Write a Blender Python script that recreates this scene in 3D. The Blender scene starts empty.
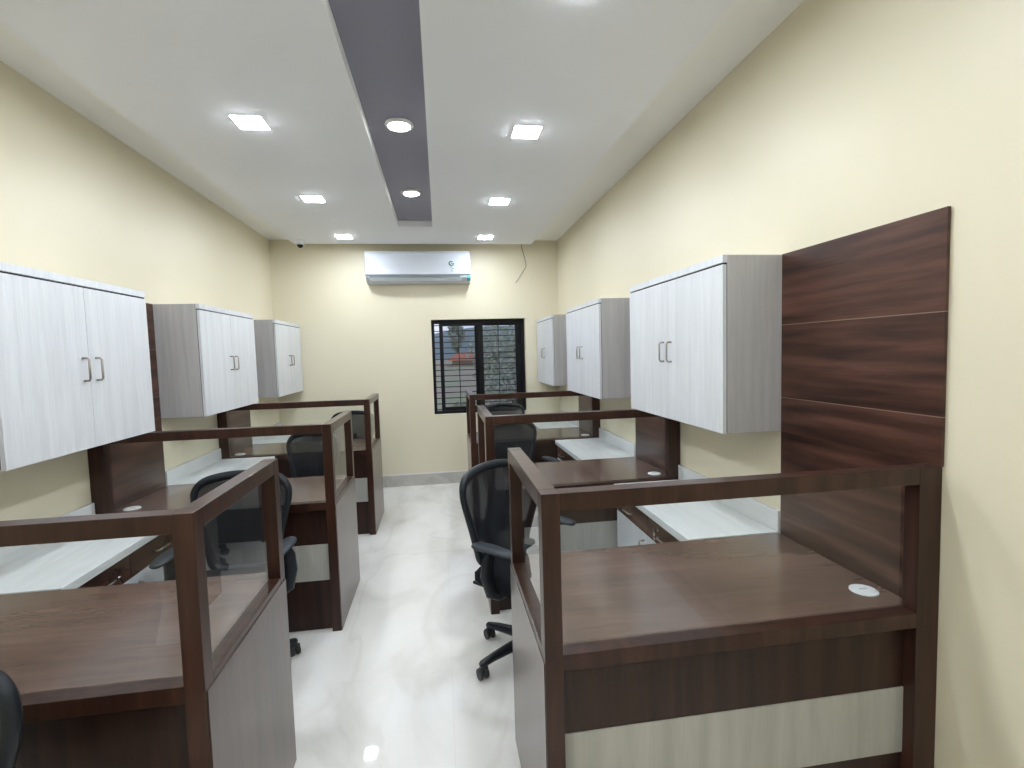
import bpy, bmesh, math, random
from mathutils import Vector, Matrix
random.seed(7)
SC = bpy.context.scene
COL = SC.collection
R = math.radians

# ------------------------------------------------------------------ camera, world, exposure
CAM_F = 495.77
cam_data = bpy.data.cameras.new('camera')
cam = bpy.data.objects.new('camera', cam_data); COL.objects.link(cam)
cam_data.sensor_width = 36.0; cam_data.sensor_fit = 'HORIZONTAL'
cam_data.lens = CAM_F / 1024 * 36.0
cam_data.clip_start = 0.02; cam_data.clip_end = 400
yaw, pit, rol = R(8.148), R(3.718), R(-1.653)
fw = Vector((math.sin(yaw)*math.cos(pit), math.cos(yaw)*math.cos(pit), -math.sin(pit)))
rt = Vector((math.cos(yaw), -math.sin(yaw), 0)); up = rt.cross(fw)
c_, s_ = math.cos(rol), math.sin(rol)
rt2 = c_*rt + s_*up; up2 = -s_*rt + c_*up
cam.matrix_world = Matrix(((rt2.x, up2.x, -fw.x, 0), (rt2.y, up2.y, -fw.y, 0), (rt2.z, up2.z, -fw.z, 1.576), (0, 0, 0, 1)))
SC.camera = cam

w = bpy.data.worlds.new('overcast_sky'); SC.world = w; w.use_nodes = True
nt = w.node_tree; nt.nodes.clear()
out = nt.nodes.new('ShaderNodeOutputWorld'); bg = nt.nodes.new('ShaderNodeBackground')
tc = nt.nodes.new('ShaderNodeTexCoord'); ns = nt.nodes.new('ShaderNodeTexNoise'); ns.inputs['Scale'].default_value = 5
rmp = nt.nodes.new('ShaderNodeValToRGB')
rmp.color_ramp.elements[0].position = .4; rmp.color_ramp.elements[0].color = (.34, .42, .66, 1)
rmp.color_ramp.elements[1].position = .65; rmp.color_ramp.elements[1].color = (.66, .70, .80, 1)
nt.links.new(tc.outputs['Generated'], ns.inputs['Vector']); nt.links.new(ns.outputs[0], rmp.inputs[0])
nt.links.new(rmp.outputs[0], bg.inputs[0]); bg.inputs[1].default_value = 1.3
nt.links.new(bg.outputs[0], out.inputs[0])

SC.view_settings.view_transform = 'Standard'; SC.view_settings.look = 'None'
SC.view_settings.gamma = 1.0; SC.view_settings.use_curve_mapping = False
SC.view_settings.exposure = 0.0
LED = 158.0          # brightness of the ceiling lamps
LED_WARM = 62.0

# ------------------------------------------------------------------ measures
D, H = 6.011, 2.916           # back wall, upper ceiling
RW, LW, REAR = 1.464, -1.86, -1.8
PZ = 2.816                    # lowered ceiling panel
XR, XL = 0.248, -0.621        # aisle faces of the partitions
HT = 1.2                      # partition height
YR = (1.254, 2.883, 4.449); YL = (1.307, 2.880, 4.417)
DP = 0.655; ZB, ZT = 1.2, 1.955; CD = 0.282; CO = 0.704; DESK = 0.75

# ------------------------------------------------------------------ materials
def mat(name, col=(.5, .5, .5), rough=.5, metal=0., spec=.5, coat=0., coat_r=.05, emit=None, es=0.):
    m = bpy.data.materials.new(name); m.use_nodes = True
    b = m.node_tree.nodes['Principled BSDF']
    b.inputs['Base Color'].default_value = (*col, 1); b.inputs['Roughness'].default_value = rough
    b.inputs['Metallic'].default_value = metal; b.inputs['Specular IOR Level'].default_value = spec
    b.inputs['Coat Weight'].default_value = coat; b.inputs['Coat Roughness'].default_value = coat_r
    if emit: b.inputs['Emission Color'].default_value = (*emit, 1); b.inputs['Emission Strength'].default_value = es
    return m
def nodes(m): return m.node_tree.nodes, m.node_tree.links, m.node_tree.nodes['Principled BSDF']
def coords(m, scale, rnd=True):
    N, L, b = nodes(m)
    t = N.new('ShaderNodeTexCoord'); mp = N.new('ShaderNodeMapping'); mp.inputs['Scale'].default_value = scale
    L.new(t.outputs['Object'], mp.inputs['Vector'])
    if rnd:
        oi = N.new('ShaderNodeObjectInfo'); ml = N.new('ShaderNodeMath'); ml.operation = 'MULTIPLY'; ml.inputs[1].default_value = 37.
        L.new(oi.outputs['Random'], ml.inputs[0]); L.new(ml.outputs[0], mp.inputs['Location'])
    return mp.outputs[0]
def noise_ramp(m, vec, scale, stops, detail=6, dist=0.):
    N, L, b = nodes(m)
    n = N.new('ShaderNodeTexNoise'); n.inputs['Scale'].default_value = scale; n.inputs['Detail'].default_value = detail
    n.inputs['Distortion'].default_value = dist
    L.new(vec, n.inputs['Vector'])
    r = N.new('ShaderNodeValToRGB'); L.new(n.outputs[0], r.inputs[0])
    e = r.color_ramp.elements
    while len(e) < len(stops): e.new(.5)
    for k, (p, c) in enumerate(stops): e[k].position = p; e[k].color = (*c, 1)
    return r.outputs[0], n
def mix(m, a, b_, fac, mode='MULTIPLY'):
    N, L, b = nodes(m)
    x = N.new('ShaderNodeMix'); x.data_type = 'RGBA'; x.blend_type = mode
    if isinstance(fac, float): x.inputs[0].default_value = fac
    else: L.new(fac, x.inputs[0])
    L.new(a, x.inputs[6]); L.new(b_, x.inputs[7]); return x.outputs[2]
def wood(name, grain, cols, rough=.32, spec=.5, coat=0., coat_r=.08, stretch=14, base=1.6, dist=.5):
    """grain: axis along which the figure runs"""
    m = mat(name, rough=rough, spec=spec, coat=coat, coat_r=coat_r)
    N, L, b = nodes(m)
    sc = [stretch]*3; sc['xyz'.index(grain)] = 1.0
    v = coords(m, sc)
    a, _ = noise_ramp(m, v, base, [(.30, cols[0]), (.5, cols[1]), (.72, cols[2])], 4, dist)
    f, _ = noise_ramp(m, v, base*7, [(.35, (.80, .80, .80) if cols[0][0] < .3 else (.92, .92, .92)), (.62, (1, 1, 1))], 3)
    L.new(mix(m, a, f, .75), b.inputs['Base Color'])
    return m
DK = ((.024, .0088, .0054), (.041, .0152, .0092), (.064, .0252, .0155))
M = {}
M['wood_v'] = wood('dark_walnut_upright', 'z', DK, .34, .35, .12, .15)
M['wood_x'] = wood('dark_walnut_level', 'x', DK, .30, .4, .25, .12)
M['wood_panel'] = wood('dark_walnut_wall_panel', 'y', ((.022, .0085, .0058), (.072, .030, .020), (.145, .066, .045)), .34, .35, .1, .15, 13, 1.5, .25)
M['wood_desk'] = wood('walnut_desk_reflection_tint', 'x', ((.115, .068, .050), (.145, .086, .064), (.175, .106, .080)), .26, .5, .45, .14, 8, 1.1, .15)  # desk colour lightened so it carries the reflection on the tops
M['wood_side'] = wood('walnut_side_sheen_tint', 'z', ((.056, .030, .021), (.076, .042, .031), (.094, .054, .041)), .28, .45, .3, .18, 16, 1.6)  # same walnut, paler: reflection of the bright aisle put into the colour
M['rail_top'] = M['wood_x']
M['wood_low'] = wood('dark_walnut_lower_board', 'z', ((.016, .007, .005), (.034, .014, .009), (.052, .022, .015)), .35, .4, 0, .1)
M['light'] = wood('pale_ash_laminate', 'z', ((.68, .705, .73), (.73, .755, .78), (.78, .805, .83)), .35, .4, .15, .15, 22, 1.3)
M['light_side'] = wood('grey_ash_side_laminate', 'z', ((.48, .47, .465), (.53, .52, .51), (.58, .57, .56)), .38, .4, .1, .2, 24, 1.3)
M['light_band'] = wood('cream_ash_band', 'z', ((.40, .395, .355), (.45, .445, .405), (.50, .495, .455)), .35, .4, .1, .2, 12, 1.2)
M['counter'] = wood('white_counter_laminate', 'y', ((.70, .72, .72), (.76, .78, .78), (.80, .82, .82)), .25, .5, .2, .1, 14, 1.2)
M['gap'] = mat('dark_gap', (.02, .022, .028), .8)
M['groove'] = mat('pale_groove_filler', (.26, .19, .14), .5)
M['nickel'] = mat('brushed_nickel', (.40, .37, .33), .34, 1.)
M['chrome'] = mat('polished_chrome', (.8, .8, .8), .12, 1.)
M['grommet'] = mat('white_grommet_plastic', (.82, .84, .84), .35)
M['plastic'] = mat('black_chair_plastic', (.0085, .012, .017), .40, spec=.38)
M['pad'] = mat('soft_black_arm_pad', (.020, .027, .036), .5, spec=.4)
M['fabric'] = mat('black_seat_fabric', (.007, .008, .011), .9, spec=.2)
M['rubber'] = mat('black_wheel_rubber', (.02, .021, .024), .45)
M['white_plastic'] = mat('glossy_white_casing', (.60, .635, .69), .5, spec=.3, coat=.5, coat_r=.03)
M['grey_slot'] = mat('grey_air_outlet', (.16, .19, .21), .5)
M['silver'] = mat('silver_louvre', (.50, .54, .55), .35)
M['teal'] = mat('teal_sticker', (.10, .42, .45), .4)
M['green'] = mat('green_print', (.05, .20, .12), .5)
M['paper'] = mat('pale_sticker', (.62, .66, .62), .5)
M['white_trim'] = mat('white_lamp_trim', (.80, .80, .80), .4)
M['led'] = mat('cool_led_diffuser', (.8, .8, .8), .5, emit=(.885, .95, 1.05), es=LED)
M['led_warm'] = mat('warm_led_diffuser', (.8, .8, .8), .5, emit=(1.0, .95, .82), es=LED_WARM)
M['frame'] = mat('black_window_aluminium', (.006, .006, .008), .4, spec=.25)
M['grille'] = mat('dark_grille_paint', (.03, .022, .02), .5)
M['wire'] = mat('grey_wire', (.09, .08, .06), .5)
M['dome'] = mat('dark_lens_dome', (.006, .006, .008), .1)

# mesh cloth of the chair backs: woven threads with real gaps
def make_net():
    m = bpy.data.materials.new('black_chair_netting'); m.use_nodes = True
    N, L = m.node_tree.nodes, m.node_tree.links; b = N['Principled BSDF']
    b.inputs['Base Color'].default_value = (.008, .011, .016, 1); b.inputs['Roughness'].default_value = .6
    tr = N.new('ShaderNodeBsdfTransparent'); mx = N.new('ShaderNodeMixShader'); mx.inputs[0].default_value = .865
    L.new(tr.outputs[0], mx.inputs[1]); L.new(b.outputs[0], mx.inputs[2]); L.new(mx.outputs[0], N['Material Output'].inputs[0])
    return m
M['net'] = make_net()
def make_glass(name, tint, refl=1.0):
    m = bpy.data.materials.new(name); m.use_nodes = True
    N, L = m.node_tree.nodes, m.node_tree.links; N.remove(N['Principled BSDF'])
    tr = N.new('ShaderNodeBsdfTransparent'); tr.inputs[0].default_value = (*tint, 1)
    g = N.new('ShaderNodeBsdfGlossy'); g.inputs['Roughness'].default_value = .01; g.inputs[0].default_value = (.95, .97, .98, 1)
    fr = N.new('ShaderNodeFresnel'); fr.inputs[0].default_value = 1.45
    mu = N.new('ShaderNodeMath'); mu.operation = 'MULTIPLY'; mu.inputs[1].default_value = refl
    mx = N.new('ShaderNodeMixShader')
    ge = N.new('ShaderNodeNewGeometry'); inv = N.new('ShaderNodeMath'); inv.operation = 'SUBTRACT'; inv.inputs[0].default_value = 1.
    L.new(ge.outputs['Backfacing'], inv.inputs[1])          # one reflection, on the side the light enters
    m2 = N.new('ShaderNodeMath'); m2.operation = 'MULTIPLY'; L.new(inv.outputs[0], m2.inputs[0]); L.new(mu.outputs[0], m2.inputs[1])
    L.new(fr.outputs[0], mu.inputs[0]); L.new(m2.outputs[0], mx.inputs[0])
    L.new(tr.outputs[0], mx.inputs[1]); L.new(g.outputs[0], mx.inputs[2]); L.new(mx.outputs[0], N['Material Output'].inputs[0])
    return m
M['glass'] = make_glass('clear_partition_glass', (.95, .965, .965))
M['win_glass'] = make_glass('tinted_window_glass', (.92, .93, .94), .35)

def paint(name, c1, c2, rough, coat=0., spec=.4, coat_r=.1):
    m = mat(name, rough=rough, coat=coat, spec=spec, coat_r=coat_r); N, L, b = nodes(m)
    o, _ = noise_ramp(m, coords(m, (1, 1, 1), False), 1.1, [(.35, c1), (.65, c2)], 3)
    L.new(o, b.inputs['Base Color'])
    n = N.new('ShaderNodeTexNoise'); n.inputs['Scale'].default_value = 60; bp = N.new('ShaderNodeBump'); bp.inputs['Strength'].default_value = .015
    t = N.new('ShaderNodeTexCoord'); L.new(t.outputs['Object'], n.inputs['Vector']); L.new(n.outputs[0], bp.inputs['Height']); L.new(bp.outputs[0], b.inputs['Normal'])
    return m
M['wall'] = paint('cream_wall_paint', (.775, .715, .54), (.795, .735, .56), .42, .0, .35, .06)
M['ceil'] = paint('white_ceiling_paint', (.90, .92, .95), (.92, .94, .97), .7)
M['ceil_edge'] = paint('warm_white_ceiling_border', (.95, .95, .92), (.96, .96, .93), .7)  # slightly lighter and warmer tone than the lowered panel
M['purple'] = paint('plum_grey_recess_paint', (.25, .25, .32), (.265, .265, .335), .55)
def floor_mat():
    m = mat('polished_cream_floor_tile', rough=.028, spec=.5); N, L, b = nodes(m)
    v = coords(m, (1, .55, 1), False)
    a, n0 = noise_ramp(m, v, 2.6, [(.33, (.72, .705, .66)), (.47, (.80, .79, .75)), (.66, (.86, .85, .815))], 9, .6)
    f, n1 = noise_ramp(m, v, 1.1, [(.47, (1, 1, 1)), (.495, (.90, .89, .87)), (.52, (1, 1, 1))], 8, 1.)
    c = mix(m, a, f, .7)
    br = N.new('ShaderNodeTexBrick'); br.offset = 0; br.inputs['Scale'].default_value = 1
    br.inputs['Brick Width'].default_value = .8; br.inputs['Row Height'].default_value = .8
    br.inputs['Mortar Size'].default_value = .0012
    br.inputs['Color1'].default_value = br.inputs['Color2'].default_value = (1, 1, 1, 1); br.inputs['Mortar'].default_value = (.92, .91, .88, 1)
    t = N.new('ShaderNodeTexCoord'); L.new(t.outputs['Object'], br.inputs['Vector'])
    L.new(mix(m, c, br.outputs[0], 1.0), b.inputs['Base Color'])
    return m
M['floor'] = floor_mat()
def marble():
    m = mat('grey_marble_skirting', rough=.2); N, L, b = nodes(m)
    a, _ = noise_ramp(m, coords(m, (1, 1, 1), False), 5, [(.35, (.47, .455, .41)), (.6, (.57, .555, .51))], 8, 1.)
    L.new(a, b.inputs['Base Color']); return m
M['skirt'] = marble()
def simple_noise(name, c1, c2, sc, rough=.9):
    m = mat(name, rough=rough, spec=.2); N, L, b = nodes(m)
    a, _ = noise_ramp(m, coords(m, (1, 1, 1), False), sc, [(.35, c1), (.65, c2)], 6)
    L.new(a, b.inputs['Base Color']); return m
M['earth'] = simple_noise('dry_earth_and_grass', (.42, .32, .27), (.33, .36, .22), .35)
M['hill'] = simple_noise('hazy_wooded_hill', (.22, .28, .29), (.27, .32, .32), .1)
M['leaf'] = simple_noise('tree_leaves', (.30, .34, .20), (.46, .48, .32), .9)
M['leaf2'] = simple_noise('grey_green_leaves', (.36, .40, .32), (.52, .54, .44), 1.2)
M['bark'] = simple_noise('tree_bark', (.10, .075, .05), (.18, .14, .10), 4)
M['roof'] = simple_noise('rusty_red_roof_sheet', (.46, .17, .11), (.56, .24, .16), 2)
M['shedwall'] = simple_noise('tan_shed_wall', (.42, .34, .25), (.5, .42, .3), 1)

# ------------------------------------------------------------------ helpers
def empty(name, loc, label=None, cat=None, group=None, rz=0.):
    o = bpy.data.objects.new(name, None); COL.objects.link(o); o.location = loc; o.rotation_euler = (0, 0, rz)
    o.empty_display_size = .1
    if label: o['label'] = label
    if cat: o['category'] = cat
    if group: o['group'] = group
    return o
def obj(name, bm, m, parent=None, bevel=0., smooth=False, seg=2):
    me = bpy.data.meshes.new(name)
    bmesh.ops.recalc_face_normals(bm, faces=bm.faces); bm.to_mesh(me); bm.free()
    for mm in (m if isinstance(m, (list, tuple)) else [m]): me.materials.append(mm)
    if smooth:
        for p in me.polygons: p.use_smooth = True
    o = bpy.data.objects.new(name, me); COL.objects.link(o)
    if parent: o.parent = parent
    if bevel:
        b = o.modifiers.new('bevel', 'BEVEL'); b.width = bevel; b.segments = seg; b.limit_method = 'ANGLE'; b.angle_limit = R(40)
    return o
def tag(o, label=None, cat=None, group=None, kind=None):
    for k, v in (('label', label), ('category', cat), ('group', group), ('kind', kind)):
        if v: o[k] = v
    return o
def box(bm, x0, x1, y0, y1, z0, z1, mi=0):
    x0, x1 = sorted((x0, x1)); y0, y1 = sorted((y0, y1)); z0, z1 = sorted((z0, z1))
    v = [bm.verts.new(p) for p in ((x0, y0, z0), (x1, y0, z0), (x1, y1, z0), (x0, y1, z0), (x0, y0, z1), (x1, y0, z1), (x1, y1, z1), (x0, y1, z1))]
    for f in ((0, 3, 2, 1), (4, 5, 6, 7), (0, 1, 5, 4), (1, 2, 6, 5), (2, 3, 7, 6), (3, 0, 4, 7)):
        bm.faces.new([v[i] for i in f]).material_index = mi
    return bm
def B(*a): return box(bmesh.new(), *a)
def tube(bm, pts, rad, n=10, closed=False, flat=1., capped=True):
    pts = [Vector(p) for p in pts]; N = len(pts)
    rad = rad if isinstance(rad, (list, tuple)) else [rad]*N
    rings = []; ref = None
    for i, p in enumerate(pts):
        if closed: t = (pts[(i+1) % N] - pts[i-1]).normalized()
        else: t = (pts[min(i+1, N-1)] - pts[max(i-1, 0)]).normalized()
        if ref is None:
            ref = Vector((0, 0, 1)) if abs(t.z) < .9 else Vector((1, 0, 0))
        a = (ref - t*ref.dot(t)).normalized(); ref = a; b = t.cross(a)
        rings.append([bm.verts.new(p + (a*math.cos(2*math.pi*k/n)*flat + b*math.sin(2*math.pi*k/n))*rad[i]) for k in range(n)])
    for i in range(N if closed else N-1):
        r0, r1 = rings[i], rings[(i+1) % N]
        for k in range(n): bm.faces.new((r0[k], r0[(k+1) % n], r1[(k+1) % n], r1[k]))
    if not closed and capped:
        bm.faces.new(rings[0][::-1]); bm.faces.new(rings[-1])
    return bm
def lathe(bm, prof, n=24, c=(0, 0, 0), axis='z'):
    rings = []
    for r, h in prof:
        ring = []
        for k in range(n):
            a = 2*math.pi*k/n
            p = (r*math.cos(a), r*math.sin(a), h) if axis == 'z' else (h, r*math.cos(a), r*math.sin(a))
            ring.append(bm.verts.new((c[0]+p[0], c[1]+p[1], c[2]+p[2])))
        rings.append(ring)
    for a, b in zip(rings, rings[1:]):
        for k in range(n): bm.faces.new((a[k], a[(k+1) % n], b[(k+1) % n], b[k]))
    bm.faces.new(rings[0][::-1]); bm.faces.new(rings[-1]); return bm
def catmull(P, k=5, closed=False):
    P = [Vector(p) for p in P]; n = len(P); outp = []
    rng = range(n if closed else n-1)
    for i in rng:
        if closed: p0, p1, p2, p3 = P[i-1], P[i], P[(i+1) % n], P[(i+2) % n]
        else: p0, p1, p2, p3 = P[max(i-1, 0)], P[i], P[i+1], P[min(i+2, n-1)]
        for j in range(k):
            t = j/k
            outp.append(.5*((2*p1)+(-p0+p2)*t+(2*p0-5*p1+4*p2-p3)*t*t+(-p0+3*p1-3*p2+p3)*t**3))
    if not closed: outp.append(P[-1])
    return outp

# ------------------------------------------------------------------ room shell
def S(name, bm, m, bevel=0.): return tag(obj(name, bm, m, None, bevel), kind='structure')
S('floor', B(LW-.2, RW+.2, REAR-.2, D+.2, -.12, 0), M['floor'])
S('wall_left', B(LW-.2, LW, REAR-.2, D+.22, 0, H+.1), M['wall'])
S('wall_right', B(RW, RW+.2, REAR-.2, D+.22, 0, H+.1), M['wall'])
S('wall_rear', B(LW, RW, REAR-.2, REAR, 0, H+.1), M['wall'])
WX0, WX1, WZ0, WZ1 = -.092, 1.045, .842, 1.983
bm = bmesh.new()
box(bm, LW, WX0, D, D+.22, 0, H+.1); box(bm, WX1, RW, D, D+.22, 0, H+.1)
box(bm, WX0, WX1, D, D+.22, 0, WZ0); box(bm, WX0, WX1, D, D+.22, WZ1, H+.1)
S('wall_back', bm, M['wall'])
# ceiling slab and lowered panel with a slot left open down its middle
S('ceiling', B(LW, RW, REAR, D, H, H+.1), M['ceil_edge'])
RZ = 2.872
PX0, PX1, PY1 = -1.53, 1.10, 5.76
SX0, SX1, SY0, SY1 = -.355, -.026, REAR+.5, 4.98
bm = bmesh.new()
box(bm, PX0, SX0, REAR+.1, PY1, PZ, H); box(bm, SX1, PX1, REAR+.1, PY1, PZ, H)
box(bm, SX0, SX1, SY1, PY1, PZ, H); box(bm, SX0, SX1, REAR+.1, SY0, PZ, H)
tag(S('ceiling_panel', bm, M['ceil']))
S('ceiling_recess', B(SX0+.001, SX1-.001, SY0+.001, SY1-.001, RZ, RZ+.03), M['purple'])
# skirtings
bm = B(LW, RW, D-.012, D, 0, .135); S('baseboard_back', bm, M['skirt'], .002)
S('trim_1', B(LW, RW, D-.008, D, .1352, .145), M['white_trim'])
S('baseboard_left', B(LW, LW+.012, REAR, D-.013, 0, .135), M['skirt'], .002)
S('baseboard_right', B(RW-.012, RW, REAR, D-.013, 0, .135), M['skirt'], .002)

# ------------------------------------------------------------------ window
win = tag(empty('window_1', (0, D, 0)), kind='structure')
fy0, fy1 = .085, .155
bm = bmesh.new(); t = .035
box(bm, WX0, WX0+t, fy0, fy1, WZ0, WZ1); box(bm, WX1-t, WX1, fy0, fy1, WZ0, WZ1)
box(bm, WX0+t, WX1-t, fy0, fy1, WZ0, WZ0+t); box(bm, WX0+t, WX1-t, fy0, fy1, WZ1-.045, WZ1)
obj('window_frame', bm, M['frame'], win, .003)
def sash(x0, x1, y0, wl, wr):
    z0, z1 = WZ0+t, WZ1-.045; y1 = y0+.024
    bm = bmesh.new()
    box(bm, x0, x0+wl, y0, y1, z0, z1); box(bm, x1-wr, x1, y0, y1, z0, z1)
    box(bm, x0+wl, x1-wr, y0, y1, z0, z0+.045); box(bm, x0+wl, x1-wr, y0, y1, z1-.03, z1)
    s = obj('sliding_sash', bm, M['frame'], win, .002)
    obj('window_pane', B(x0+wl-.003, x1-wr+.003, y0+.009, y0+.014, z0+.04, z1-.025), M['win_glass'], s)
sash(.0, .53, .092, .045, .055)
sash(.43, 1.01, .122, .055, .075)
bm = bmesh.new()
for i in range(16): box(bm, WX0, WX1,   .175, .181, WZ0+.04+i*.069, WZ0+.050+i*.069)
for x in (WX0+.02, .235, .47, .73, WX1-.02): box(bm, x-.005, x+.005, .182, .188, WZ0, WZ1)
obj('window_grille', bm, M['grille'], win)
obj('window_sill', B(WX0+.002, WX1-.002, .156, .22, WZ0-.001, WZ0+.004), M['white_trim'], win)

# ------------------------------------------------------------------ ceiling lamps
GL = 'square ceiling lamps'
def square_lamp(x, y, label):
    o = empty('ceiling_light', (x, y, PZ), label, 'ceiling light', GL)
    a = .079
    bm = bmesh.new()
    for q in ((-a, a, -a, -a+.006), (-a, a, a-.006, a), (-a, -a+.006, -a+.006, a-.006), (a-.006, a, -a+.006, a-.006)):
        box(bm, *q, -.0072, -.0005)
    obj('lamp_frame', bm, M['white_trim'], o, .001)
    obj('diffuser', B(-a+.006, a-.006, -a+.006, a-.006, -.0098, -.0005), M['led'], o, .002)
lys = (1.60, 2.838, 4.13, 5.395)
names = {(-1, 2.838): 'nearest square lamp in view left of the purple recess',
         (-1, 4.13): 'middle square lamp left of the recess, above the second left cabinet',
         (-1, 5.395): 'small square lamp left of the recess, nearest the dome camera',
         (1, 1.67): 'square lamp right of the recess, cut by the top edge of the photo',
         (1, 2.838): 'large square lamp right of the recess, fully in view and nearest',
         (1, 4.13): 'middle square lamp right of the purple recess',
         (1, 5.395): 'small square lamp right of the recess, above the air conditioner end'}
for (s, y), lab in names.items(): square_lamp(-.935 if s < 0 else .530, y, lab)
for x, y in ((-.935, 1.70), (-.935, .4), (.53, .4), (-.935, -.9)):  # rearmost lamp is an unseen addition that brightens surfaces near the camera
    square_lamp(x, y, 'square lamp overhead or behind the camera, %s row, %s of the purple recess'
                % ({1.7: 'nearest', .4: 'second', -.9: 'third', -2.2: 'fourth', -3.5: 'last'}[y], 'left' if x < 0 else 'right'))
def round_lamp(y, label):
    o = empty('recessed_downlight', ((SX0+SX1)/2+.012, y, RZ), label, 'ceiling light', 'round lamps in the purple recess')
    obj('trim_ring', lathe(bmesh.new(), [(.064, -.001), (.078, -.001), (.080, -.006), (.074, -.016), (.062, -.018), (.062, -.001)], 40), M['white_trim'], o, smooth=True)
    obj('lens', lathe(bmesh.new(), [(.0605, -.001), (.0605, -.014), (.045, -.021), (.001, -.024)], 40), M['led_warm'], o, smooth=True)
round_lamp(2.93, 'larger, nearer round lamp glowing in the purple ceiling recess')
round_lamp(4.115, 'smaller, farther round lamp near the closed end of the purple recess')
for y in (1.75, .55): round_lamp(y, '%s round lamp in the purple recess overhead, outside the photo' % {1.75: 'first', .55: 'second', -.6: 'third', -1.8: 'fourth', -3.: 'last'}[y])

# ------------------------------------------------------------------ handles
def handle_bm(h=.10, r=.0045, out_=.028, wdir=(1, 0, 0), vert='z', c=(0, 0, 0)):
    """flat D pull standing out along wdir"""
    wd = Vector(wdir); v = Vector((0, 0, 1)) if vert == 'z' else Vector((0, 1, 0)); c = Vector(c)
    P = [c - v*h/2, c - v*h/2 + wd*(out_-.006), c - v*(h/2-.008) + wd*out_, c + v*(h/2-.008) + wd*out_, c + v*h/2 + wd*(out_-.006), c + v*h/2]
    return tube(bmesh.new(), P, r, 8)

# ------------------------------------------------------------------ station pieces
ORD = ('nearest', 'middle', 'farthest')
def partition(s, xa, W, y0, label):
    o = empty('desk_partition', (xa, y0, 0), label, 'partition', 'office desk partitions')
    X = lambda t_: s*t_
    T = .05
    # front frame (faces the camera): posts, top rail, middle rail
    post = lambda n, a, b, c, d, z1=HT: obj(n, B(X(a), X(b), c, d, 0, z1), M['wood_v'], o, .0015)
    post('post', 0, T, 0, T)
    post('post', W-.078, W-.002, 0, T)
    post('post', 0, T, DP-T, DP)
    obj('top_rail', B(X(T+.0003), X(W-.0783), .0002, T-.0002, HT-.05, HT-.0002), M['wood_v'], o, .0015)
    obj('top_rail', B(X(.0002), X(T-.0002), T+.0003, DP-T-.0003, HT-.05, HT-.0002), M['wood_x'], o, .0015)
    obj('middle_rail', B(X(T), X(W-.078), 0, T, .712, .757), M['wood_v'], o, .0015)
    obj('middle_rail', B(X(0), X(T), T, DP-T, .712, .757), M['wood_x'], o, .0015)
    obj('glass_pane', B(X(T-.004), X(W-.074), .030, .035, .7575, HT-.05), M['glass'], o)
    obj('glass_pane', B(X(.022), X(.027), T-.004, DP-T+.004, .7575, HT-.05), M['glass'], o)
    pl = obj('front_board', B(X(T), X(W-.078), .040, .058, .0, .712), M['wood_low'], o)
    bz0, bz1 = .292, .503
    obj('pale_band', B(X(T+.001), X(W-.079), .036, .0399, bz0, bz1), M['light_band'], o)
    obj('side_board', B(X(0.001), X(T-.001), T, DP-T, 0, .7115), M['wood_side'], o)
    obj('side_facing', B(X(-.003), X(.0008), .006, DP-.001, 0, .735), M['wood_side'], o, .001)
def desk(s, xa, W, y0, label):
    o = empty('desk', (xa, y0, 0), label, 'desk', 'dark wooden desk tops')
    X = lambda t_: s*t_
    obj('desk_top', B(X(.051), X(W-.022), .0595, .690, .715, DESK), M['wood_desk'], o, .002)
    obj('support_board', B(X(W-.045), X(W-.024), .10, .66, 0, .7145), M['wood_low'], o)
    obj('apron', B(X(.10), X(W-.05), .60, .618, .60, .7145), M['wood_low'], o)
    g = obj('cable_grommet', lathe(bmesh.new(), [(.001, 0), (.042, 0), (.042, .003), (.036, .005), (.001, .0052)], 28, (X(W-.10), .165, DESK+.0002)), M['grommet'], o, smooth=False)
    obj('cable_slot', B(X(W-.10-.014), X(W-.10+.014), .165, .172, DESK+.0054, DESK+.0062), M['silver'], g)
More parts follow.
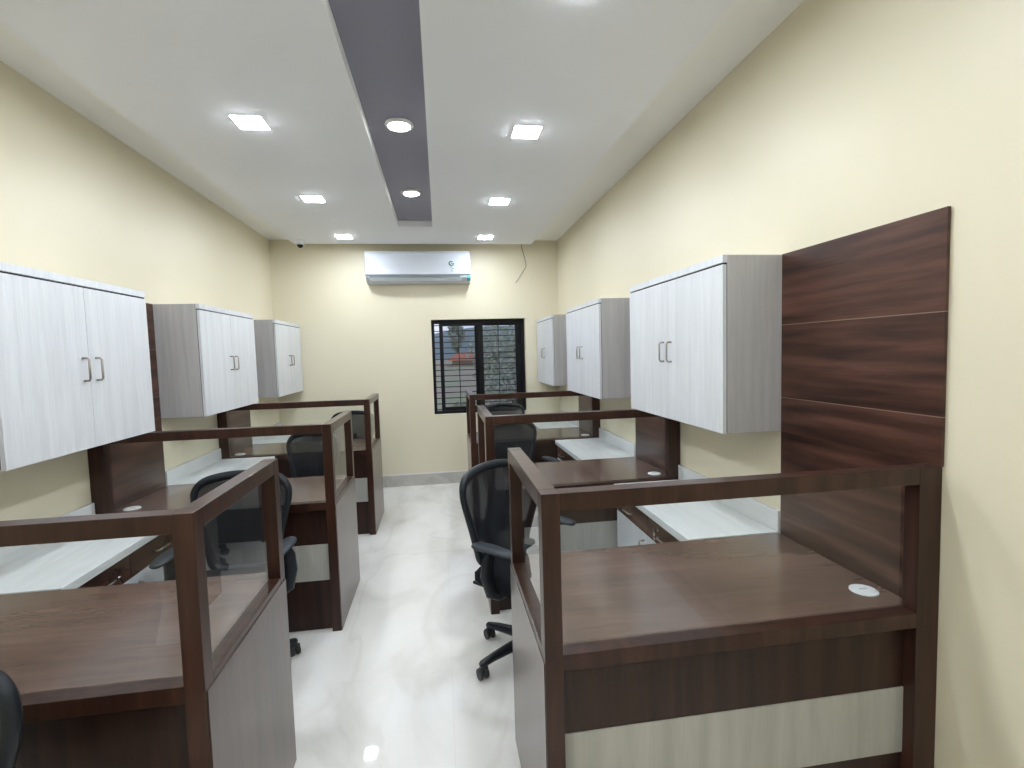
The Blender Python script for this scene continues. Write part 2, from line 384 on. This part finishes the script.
def counter(s, xa, W, y0, y1, lab_top, lab_cab):
    X = lambda t_: s*t_
    L = y1-y0
    o = empty('counter_top', (xa, y0, 0), lab_top, 'counter', 'white counters along the walls')
    dpt = .44
    obj('worktop', B(X(W-dpt), X(W-.020), .702, L-.003, .712, DESK), M['counter'], o, .003)
    obj('backsplash', B(X(W-.018), X(W-.001), .702, L-.003, .712, .842), M['counter'], o, .001)
    c = empty('base_cabinet', (xa, y0, 0), lab_cab, 'cabinet', 'drawer cabinets under the white counters')
    ya, yb = .705, L-.008; xf = W-dpt+.018
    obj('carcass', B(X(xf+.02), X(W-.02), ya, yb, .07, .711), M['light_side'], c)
    obj('plinth', B(X(xf+.06), X(W-.02), ya, yb, 0, .0695), M['wood_low'], c)
    ym = (ya+yb)/2
    for a, b, hd in ((ya, ym-.001, ym-.05), (ym+.001, yb, ym+.05)):
        d = obj('drawer', B(X(xf), X(xf+.019), a, b, .592, .709), M['wood_panel'], c, .001)
        yc = (a+b)/2+.02
        obj('handle', handle_bm(.10, .005, .028, (-s, 0, 0), 'y', (X(xf), yc, .645)), M['nickel'], d, smooth=True)
        lk = obj('lock', lathe(bmesh.new(), [(.001, -.004), (.011, -.004), (.011, .002)], 16, (X(xf), yc+.085, .672), 'x'), M['chrome'], d)
        if a == ya:
            bm = bmesh.new(); box(bm, X(xf-.022), X(xf-.004), yc+.083, yc+.087, .664, .680)
            lathe(bm, [(.004, -.003), (.010, -.003), (.010, 0), (.004, 0)], 12, (X(xf-.018), yc+.085, .650), 'x')
            tube(bm, [(X(xf-.020), yc+.085, .645), (X(xf-.018), yc+.092, .618)], .005, 6)
            obj('key', bm, M['chrome'], d)
        dr = obj('door', B(X(xf), X(xf+.019), a, b, .075, .588), M['light'], c, .001)
        obj('handle', handle_bm(.10, .005, .028, (-s, 0, 0), 'z', (X(xf), hd, .50)), M['nickel'], dr, smooth=True)
def wall_panel(s, xw, y0, label):
    o = empty('wall_panel', (xw, y0, 0), label, 'wall panel', 'dark wooden wall panels')
    X = lambda t_: -s*t_
    y1 = .691
    for a, b in ((.0, HT-.0002), (HT, 1.3455), (1.3485, 1.6555), (1.6585, ZT)):
        obj('board', B(X(.003), X(.013), -.004 if a > 0 else .052, y1, a, b), M['wood_panel'], o)
    obj('backing_strip', B(X(.001), X(.0118), -.003, y1-.002, HT+.002, ZT-.001), M['groove'], o)
def wall_cabinet(s, xw, ya, yb, label):
    o = empty('wall_cabinet', (xw, ya, 0), label, 'cabinet', 'pale wall cabinets')
    X = lambda t_: -s*t_
    L = yb-ya; CD = .282 if s > 0 else (.300 if ya < 3 else .287); bd = CD-.021
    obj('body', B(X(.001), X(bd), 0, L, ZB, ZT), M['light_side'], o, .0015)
    obj('top_board', B(X(bd+.0005), X(CD), 0, L, ZT-.032, ZT), M['light'], o, .001)
    obj('gap_strip', B(X(bd+.0005), X(CD-.006), .002, L-.002, ZB+.004, ZT-.033), M['gap'], o)
    ym = L/2
    for a, b, hd in ((0, ym-.0012, ym-.042), (ym+.0012, L, ym+.042)):
        d = obj('door', B(X(bd+.004), X(CD), a, b, ZB, ZT-.040), M['light'], o, .001)
        obj('handle', handle_bm(.10, .0048, .026, (-s, 0, 0), 'z', (X(CD), hd, ZB+.352)), M['nickel'], d, smooth=True)

cabR = ((1.948, 2.980), (3.590, 4.56), (5.153, 5.990)); cabL = ((2.006, 2.952), (3.584, 4.56), (5.121, 5.990))
side = {1: 'right', -1: 'left'}
for i in range(3):
    for s, xa, xw, ys, cab in ((1, XR, RW, YR, cabR), (-1, XL, LW, YL, cabL)):
        W = abs(xw-xa); y0 = ys[i]; sd = side[s]; od = ORD[i]
        nxt = ys[i+1] if i < 2 else D-.014
        partition(s, xa, W, y0, f'{od} glazed dark wood desk partition in the row along the {sd} wall')
        desk(s, xa, W, y0, f'dark brown desk top with white grommet behind the {od} partition on the {sd}')
        counter(s, xa, W, y0, nxt, f'white counter along the {sd} wall behind the {od} {sd}-hand dark desk',
                f'drawer and door cabinet under the white counter of the {od} station on the {sd}')
        wall_panel(s, xw, y0, {0: f'dark wooden wall panel beside the {od} partition on the {sd} wall',
                               1: f'dark wooden wall panel between the first and second {sd}-hand wall cabinets',
                               2: f'dark wooden wall panel between the second and third {sd}-hand wall cabinets'}[i])
        wall_cabinet(s, xw, cab[i][0], cab[i][1], f'{od} pale two-door cabinet hung on the {sd} wall')

# ------------------------------------------------------------------ office chairs
def chair_at(x, y, rz, label, base_rot=0.):
    """origin on the floor under the hub; sitter faces local -y"""
    o = empty('office_chair', (x, y, 0), label, 'office chair', 'black mesh office chairs', rz)
    # star base
    bm = bmesh.new(); lathe(bm, [(.001, .070), (.038, .070), (.042, .10), (.030, .135), (.001, .135)], 20)
    ends = []
    for k in range(5):
        a = R(72*k)+base_rot; d = Vector((math.cos(a), math.sin(a), 0)); ends.append((d, a))
        tube(bm, [d*.02+Vector((0, 0, .100)), d*.12+Vector((0, 0, .100)), d*.22+Vector((0, 0, .088)), d*.295+Vector((0, 0, .074)), d*.305+Vector((0, 0, .072))], [.028, .026, .021, .017, .010], 10)
    base = obj('star_base', bm, M['plastic'], o, smooth=True)
    for k, (d, a) in enumerate(ends):
        c = d*.290; q = Vector((-d.y, d.x, 0)); qa = a+k*1.1
        ax = Vector((math.cos(qa), math.sin(qa), 0)); bm = bmesh.new()
        for sg in (-1, 1):
            P = [c+ax*sg*.008+Vector((0, 0, .028)), c+ax*sg*.024+Vector((0, 0, .028))]
            tube(bm, P, .0275, 16)
        tube(bm, [c+Vector((0, 0, .028)), c+Vector((0, 0, .060))], .010, 8)
        tube(bm, [c-ax*.026+Vector((0, 0, .045)), c+Vector((0, 0, .058)), c+ax*.026+Vector((0, 0, .045))], [.010, .014, .010], 8)
        obj('caster', bm, M['rubber'], base, .003)
    bm = bmesh.new(); lathe(bm, [(.001, .130), (.026, .130), (.026, .25), (.016, .252), (.016, .395), (.001, .395)], 18)
    obj('gas_lift', bm, M['plastic'], o, smooth=False)
    bm = bmesh.new(); box(bm, -.09, .09, -.10, .14, .395, .425)
    tube(bm, [(.09, -.02, .41), (.20, -.03, .405), (.235, -.03, .400)], .006, 8)
    obj('tilt_mechanism', bm, M['plastic'], o, .008)
    # seat: rounded cushion with a waterfall front
    bm = bmesh.new(); n, m_ = 14, 14; G = []
    for top in (1, 0):
        g = []
        for i in range(n+1):
            row = []
            for j in range(m_+1):
                u, v = 2*i/n-1, 2*j/m_-1
                k = (1-.14*(abs(u*v))**1.5)
                xx = .245*u*k*(1-.04*(v > 0)*v); yy = .235*v*k - .01
                e = max(abs(u), abs(v))**8
                z = (.505-.035*e - .022*max(0, -v-.4)**1.2 + .008*abs(u)**2) if top else .428+.010*e
                row.append(bm.verts.new((xx, yy, z)))
            g.append(row)
        G.append(g)
        for i in range(n):
            for j in range(m_): bm.faces.new((g[i][j], g[i+1][j], g[i+1][j+1], g[i][j+1]))
    def rim(g): return [g[i][0] for i in range(n)]+[g[n][j] for j in range(m_)]+[g[i][m_] for i in range(n, 0, -1)]+[g[0][j] for j in range(m_, 0, -1)]
    a_, b_ = rim(G[0]), rim(G[1])
    for i in range(len(a_)): bm.faces.new((a_[i], a_[(i+1) % len(a_)], b_[(i+1) % len(a_)], b_[i]))
    seat = obj('seat', bm, M['fabric'], o, smooth=True)
    bm = bmesh.new(); box(bm, -.215, .215, -.20, .20, .418, .434); obj('seat_shell', bm, M['plastic'], o, .012)
    # back: shield-shaped frame with netting and a lumbar bar
    def yb(z, xx=0): return .205 + .06*((z-.50)/.5)**2*1.0 + .02*math.sin((z-.5)*6) - .55*xx*xx
    half = [(.0, .485), (.095, .488), (.145, .515), (.165, .58), (.186, .68), (.212, .78), (.232, .87), (.226, .93), (.185, .975), (.10, .995), (0, 1.0)]
    half = [(x_, .485+(z_-.485)*.94) for x_, z_ in half]
    loop = [(x_, z_) for x_, z_ in half] + [(-x_, z_) for x_, z_ in half[-2:0:-1]]
    P = catmull([(x_, yb(z_, x_), z_) for x_, z_ in loop], 4, True)
    bm = bmesh.new(); rr = [.0175 + .006*max(0, (.75-p.z)/.27) + .006*max(0, (p.z-.88)/.09) for p in P]; tube(bm, P, rr, 10, True)
    fr = obj('back_frame', bm, M['plastic'], o, smooth=True)
    bm = bmesh.new(); hw = lambda z_: max(.01, interp(z_))
    def interp(z_):
        for (x0, z0), (x1, z1) in zip(half, half[1:]):
            if z0 <= z_ <= z1: return x0+(x1-x0)*(z_-z0)/max(1e-6, z1-z0)
        return 0.
    rows = []
    for j in range(25):
        z_ = .50+.455*j/24; h = max(.03, interp(z_)-.004)
        rows.append([bm.verts.new((h*(2*i/12-1), yb(z_, h*(2*i/12-1))-.004, z_)) for i in range(13)])
    for a, b in zip(rows, rows[1:]):
        for i in range(12): bm.faces.new((a[i], a[i+1], b[i+1], b[i]))
    obj('back_netting', bm, M['net'], o, smooth=True)
    # lumbar support pad and spine behind the netting
    bm = bmesh.new()
    tube(bm, [(0, .10, .412), (0, .22, .415), (0, .275, .46), (0, .272, .56), (0, .262, .66), (0, .272, .74)], [.030, .032, .034, .030, .026, .016], 10)
    obj('spine', bm, M['plastic'], o, smooth=True)
    bm = bmesh.new(); rows = []
    for j in range(5):
        z_ = .60+.095*j/4
        rows.append([(x_*.165, yb(z_, x_*.165)+.006+.012, z_) for x_ in [i/5-1 for i in range(11)]])
    for dy in (0, .012):
        V = [[bm.verts.new((p[0], p[1]+dy, p[2])) for p in r_] for r_ in rows]
        for a, b in zip(V, V[1:]):
            for i in range(10): bm.faces.new((a[i], a[i+1], b[i+1], b[i]))
    obj('lumbar_pad', bm, M['plastic'], o, smooth=True)
    for sg in (-1, 1):
        bm = bmesh.new()
        tube(bm, [(sg*.10, .02, .408), (sg*.215, .02, .412), (sg*.262, .03, .44), (sg*.272, .045, .52), (sg*.270, .035, .60), (sg*.262, .02, .640)], [.016, .018, .021, .024, .022, .018], 10, flat=1.5)
        arm = obj('armrest', bm, M['plastic'], o, smooth=True)
        bm = bmesh.new()
        prof = [(-.125, .018), (-.105, .034), (-.04, .042), (.05, .044), (.105, .036), (.130, .018)]
        P = [(sg*(.262), y_+.01, .655-.006*(abs(y_)/.12)**2) for y_, r_ in prof]
        rings = []
        for (y_, r_), p in zip(prof, P):
            rings.append([bm.verts.new((p[0]+r_*math.cos(2*math.pi*k/14), p[1], p[2]+.016*math.sin(2*math.pi*k/14)*(r_/.044)**.4)) for k in range(14)])
        for a, b in zip(rings, rings[1:]):
            for k in range(14): bm.faces.new((a[k], a[(k+1) % 14], b[(k+1) % 14], b[k]))
        bm.faces.new(rings[0]); bm.faces.new(rings[-1])
        pd = obj('arm_pad', bm, M['pad'], arm, smooth=True)
        sub = pd.modifiers.new('sub', 'SUBSURF'); sub.levels = 1; sub.render_levels = 1
    return o
chair_at(.41, 2.43, R(43), 'black mesh office chair behind the nearest right-hand partition, casters showing in the aisle', R(205-43))
chair_at(-1.055, 2.51, R(0), 'black mesh office chair behind the nearest left-hand partition, one caster showing', R(37))
chair_at(.66, 3.98, R(20), 'black mesh office chair behind the middle right-hand partition', R(175))
chair_at(-1.12, 3.90, R(-24), 'black mesh office chair behind the middle left-hand partition', R(20))
chair_at(.70, 5.42, R(0), 'black mesh office chair below the window behind the farthest right-hand partition', R(10))
chair_at(-1.00, 5.27, R(-12), 'black mesh office chair behind the farthest left-hand partition, by the back wall', R(33))
chair_at(-1.11, .86, R(0), 'black office chair cut by the bottom left corner of the photo', R(20))

# ------------------------------------------------------------------ air conditioner
ac = empty('air_conditioner', (-.205, D, 2.40), 'long white split air conditioner on the back wall above the window', 'air conditioner')
hw_ = .59
def extr(bm, prof, x0, x1):
    A = [bm.verts.new((x0, y, z)) for y, z in prof]; Bv = [bm.verts.new((x1, y, z)) for y, z in prof]
    n = len(prof)
    for i in range(n): bm.faces.new((A[i], A[(i+1) % n], Bv[(i+1) % n], Bv[i]))
    bm.faces.new(A[::-1]); bm.faces.new(Bv); return bm
body = [(-.001, .0), (-.001, .345), (-.19, .345), (-.200, .330), (-.200, .065), (-.165, .030), (-.10, .0)]
obj('casing', extr(bmesh.new(), body, -hw_, hw_), M['white_plastic'], ac, .006)
front = [(-.2005, .345), (-.212, .338), (-.222, .30), (-.226, .20), (-.222, .085), (-.2005, .074)]
obj('front_cover', extr(bmesh.new(), front, -hw_+.001, hw_-.001), M['white_plastic'], ac, .005)
slot = [(-.196, .072), (-.205, .071), (-.203, .050), (-.184, .046), (-.176, .050)]
obj('air_outlet', extr(bmesh.new(), slot, -hw_+.045, hw_-.12), M['grey_slot'], ac)
lou = [(-.202, .047), (-.209, .049), (-.185, .014), (-.178, .016)]
obj('louvre', extr(bmesh.new(), lou, -hw_+.045, hw_-.10), M['silver'], ac, .002)
obj('outlet_lip', extr(bmesh.new(), [(-.198, .072), (-.2085, .071), (-.2065, .050), (-.198, .049)], hw_-.118, hw_-.045), M['silver'], ac, .001)
obj('corner_sticker', extr(bmesh.new(), [(-.203, .073), (-.2165, .072), (-.2165, .04), (-.180, .010), (-.172, .014), (-.200, .05)], hw_-.043, hw_-.002), M['teal'], ac)
# printed mark: an open ring with short rows below
bm = bmesh.new(); cx, cz = hw_-.215, .205; rr = .026
P = [(cx+rr*math.cos(R(a)), -.2268, cz+rr*.85*math.sin(R(a))) for a in range(55, 360, 18)]
tube(bm, P, [.004+.005*math.sin(math.pi*i/(len(P)-1)) for i in range(len(P))], 6)
tube(bm, [(cx-.004, -.2268, cz), (cx+.03, -.2268, cz)], .004, 6)
obj('ring_mark', bm, M['green'], ac)
bm = bmesh.new()
for k, (dx, ww) in enumerate(((-.012, .010), (.010, .014), (-.004, .012), (.004, .008))):
    z_ = .162-.017*k; box(bm, cx+dx-ww/2, cx+dx+ww, -.2265, -.2235, z_-.004, z_+.004)
obj('small_marks', bm, M['green'], ac)

# dome camera hanging under the ceiling panel
dc = empty('dome_camera', (-1.425, 5.61, PZ), 'small white dome security camera under the ceiling in the far left corner', 'security camera')
obj('mount', lathe(bmesh.new(), [(.001, -.0005), (.044, -.0005), (.044, -.034), (.036, -.042), (.001, -.042)], 24), M['white_trim'], dc)
bm = bmesh.new(); pr_ = [(.001, -.0422)]+[(.031*math.cos(R(a)), -.044-.033*math.sin(R(a))) for a in range(0, 90, 12)]+[(.001, -.077)]
obj('lens_dome', lathe(bm, pr_, 20), M['dome'], dc, smooth=True)
# loose wire on the back wall
P = catmull([(1.015, D-.006, H-.001), (1.03, D-.02, 2.80), (1.06, D-.03, 2.68), (1.068, D-.03, 2.60), (1.035, D-.025, 2.545), (.985, D-.03, 2.47), (.935, D-.04, 2.405)], 6)
tag(obj('hanging_wire', tube(bmesh.new(), P, .0035, 6), M['wire'], smooth=True), 'thin loose wire hanging from the ceiling right of the air conditioner', 'wire')

# ------------------------------------------------------------------ outdoors beyond the window
GZ = -.9
def gz(y):
    t_ = min(1., max(0., (y-11)/28.)); return GZ + 1.45*t_*t_*(3-2*t_)
def ground():
    bm = bmesh.new(); n = 40
    V = [[bm.verts.new((-60+120*i/n, D+.3+100*(j/n)**1.4, gz(D+.3+100*(j/n)**1.4)+.05*math.sin(i*1.3)*math.cos(j*.9)*(j > 1))) for j in range(n+1)] for i in range(n+1)]
    for i in range(n):
        for j in range(n): bm.faces.new((V[i][j], V[i+1][j], V[i+1][j+1], V[i][j+1]))
    S('ground', bm, M['earth'])
    bm = bmesh.new(); A = []
    for i in range(61):
        x = -90+3.*i; h = 4.5+1.8*math.sin(x*.045+1)+.9*math.sin(x*.13)
        A.append([bm.verts.new((x, 92, GZ-.5)), bm.verts.new((x, 97, h*.7)), bm.verts.new((x, 106, h)), bm.verts.new((x, 125, GZ-.5))])
    for a, b in zip(A, A[1:]):
        for k in range(3): bm.faces.new((a[k], b[k], b[k+1], a[k+1]))
    S('distant_hill', bm, M['hill'])
ground()
def leaves(bm, c, rad, n, size):
    for _ in range(n):
        d = Vector((random.gauss(0, 1), random.gauss(0, 1), random.gauss(0, 1))).normalized()*(random.random()**.45)
        p = Vector(c)+Vector((d.x*rad[0], d.y*rad[1], d.z*rad[2]))
        a = Vector((random.uniform(-1, 1), random.uniform(-1, 1), random.uniform(-1, 1))).normalized(); b = a.orthogonal().normalized()
        s = size*random.uniform(.6, 1.3)
        v = [bm.verts.new(p+a*s), bm.verts.new(p+b*s*.45), bm.verts.new(p-a*s), bm.verts.new(p-b*s*.45)]
        bm.faces.new(v)
def tree(x, y, h, cr, n, size, m, label, group='trees outside the window', blobs=5):
    o = empty('tree', (x, y, gz(y)-.05), label, 'tree', group)
    bm = bmesh.new(); top = Vector((0, 0, h*.75))
    tube(bm, [(0, 0, 0), (.05*h*.3, 0, h*.3), (-.02*h, .02*h, h*.55), top], [h*.03, h*.024, h*.016, h*.007], 8)
    cs = []
    for k in range(blobs):
        a = k*2.4+x; c = Vector((math.cos(a)*cr*.55, math.sin(a)*cr*.55, h*(.45+.45*k/max(1, blobs-1)))); cs.append(c)
        tube(bm, [(0, 0, h*(.25+.08*k)), c*.5+Vector((0, 0, h*.2)), c], [h*.012, h*.008, h*.003], 6)
    obj('trunk', bm, M['bark'], o, smooth=True)
    bm = bmesh.new()
    for c in cs: leaves(bm, c, (cr*.6, cr*.6, h*.2), n//blobs, size)
    obj('foliage', bm, m, o)
tree(2.05, 13.5, 3.25, 1.2, 4200, .065, M['leaf2'], 'grey-green leafy tree filling the right window pane')
tree(2.7, 17.5, 3.7, 1.5, 1700, .09, M['leaf'], 'taller thin-crowned tree behind the tree in the right window pane')
tree(1.75, 50, 4.3, .85, 900, .20, M['leaf2'], 'slim distant tree against the sky in the left window pane')
def bush(x, y, r, label):
    bm = bmesh.new(); leaves(bm, (0, 0, r*.55), (r, r, r*.65), 900, r*.10)
    o = obj('bush', bm, M['leaf']); o.location = (x, y, gz(y)+.02)
    tag(o, label, 'bush', 'bushes outside the window')
bush(1.35, 11.5, .9, 'low green bush at the foot of the right window pane')
bush(.75, 17.0, .55, 'low green bush in the lower left window pane')
bush(3.3, 12.2, .8, 'green bush at the right edge of the window')
sh = empty('shed', (2.3, 40, gz(40)), 'low shed with rusty red roof seen through the left window pane', 'shed')
obj('shed_wall', B(-1.3, 1.3, 0, 3, -.1, .55), M['shedwall'], sh)
bm = bmesh.new()
v = [bm.verts.new(p) for p in ((-1.7, -.4, .45), (1.7, -.4, .45), (1.4, 1.5, 1.12), (-.9, 1.5, 1.08), (1.7, 3.4, .45), (-1.7, 3.4, .45))]
bm.faces.new((v[0], v[1], v[2], v[3])); bm.faces.new((v[3], v[2], v[4], v[5])); bm.faces.new((v[1], v[4], v[2])); bm.faces.new((v[0], v[3], v[5])); bm.faces.new((v[0], v[5], v[4], v[1]))
obj('shed_roof', bm, M['roof'], sh)
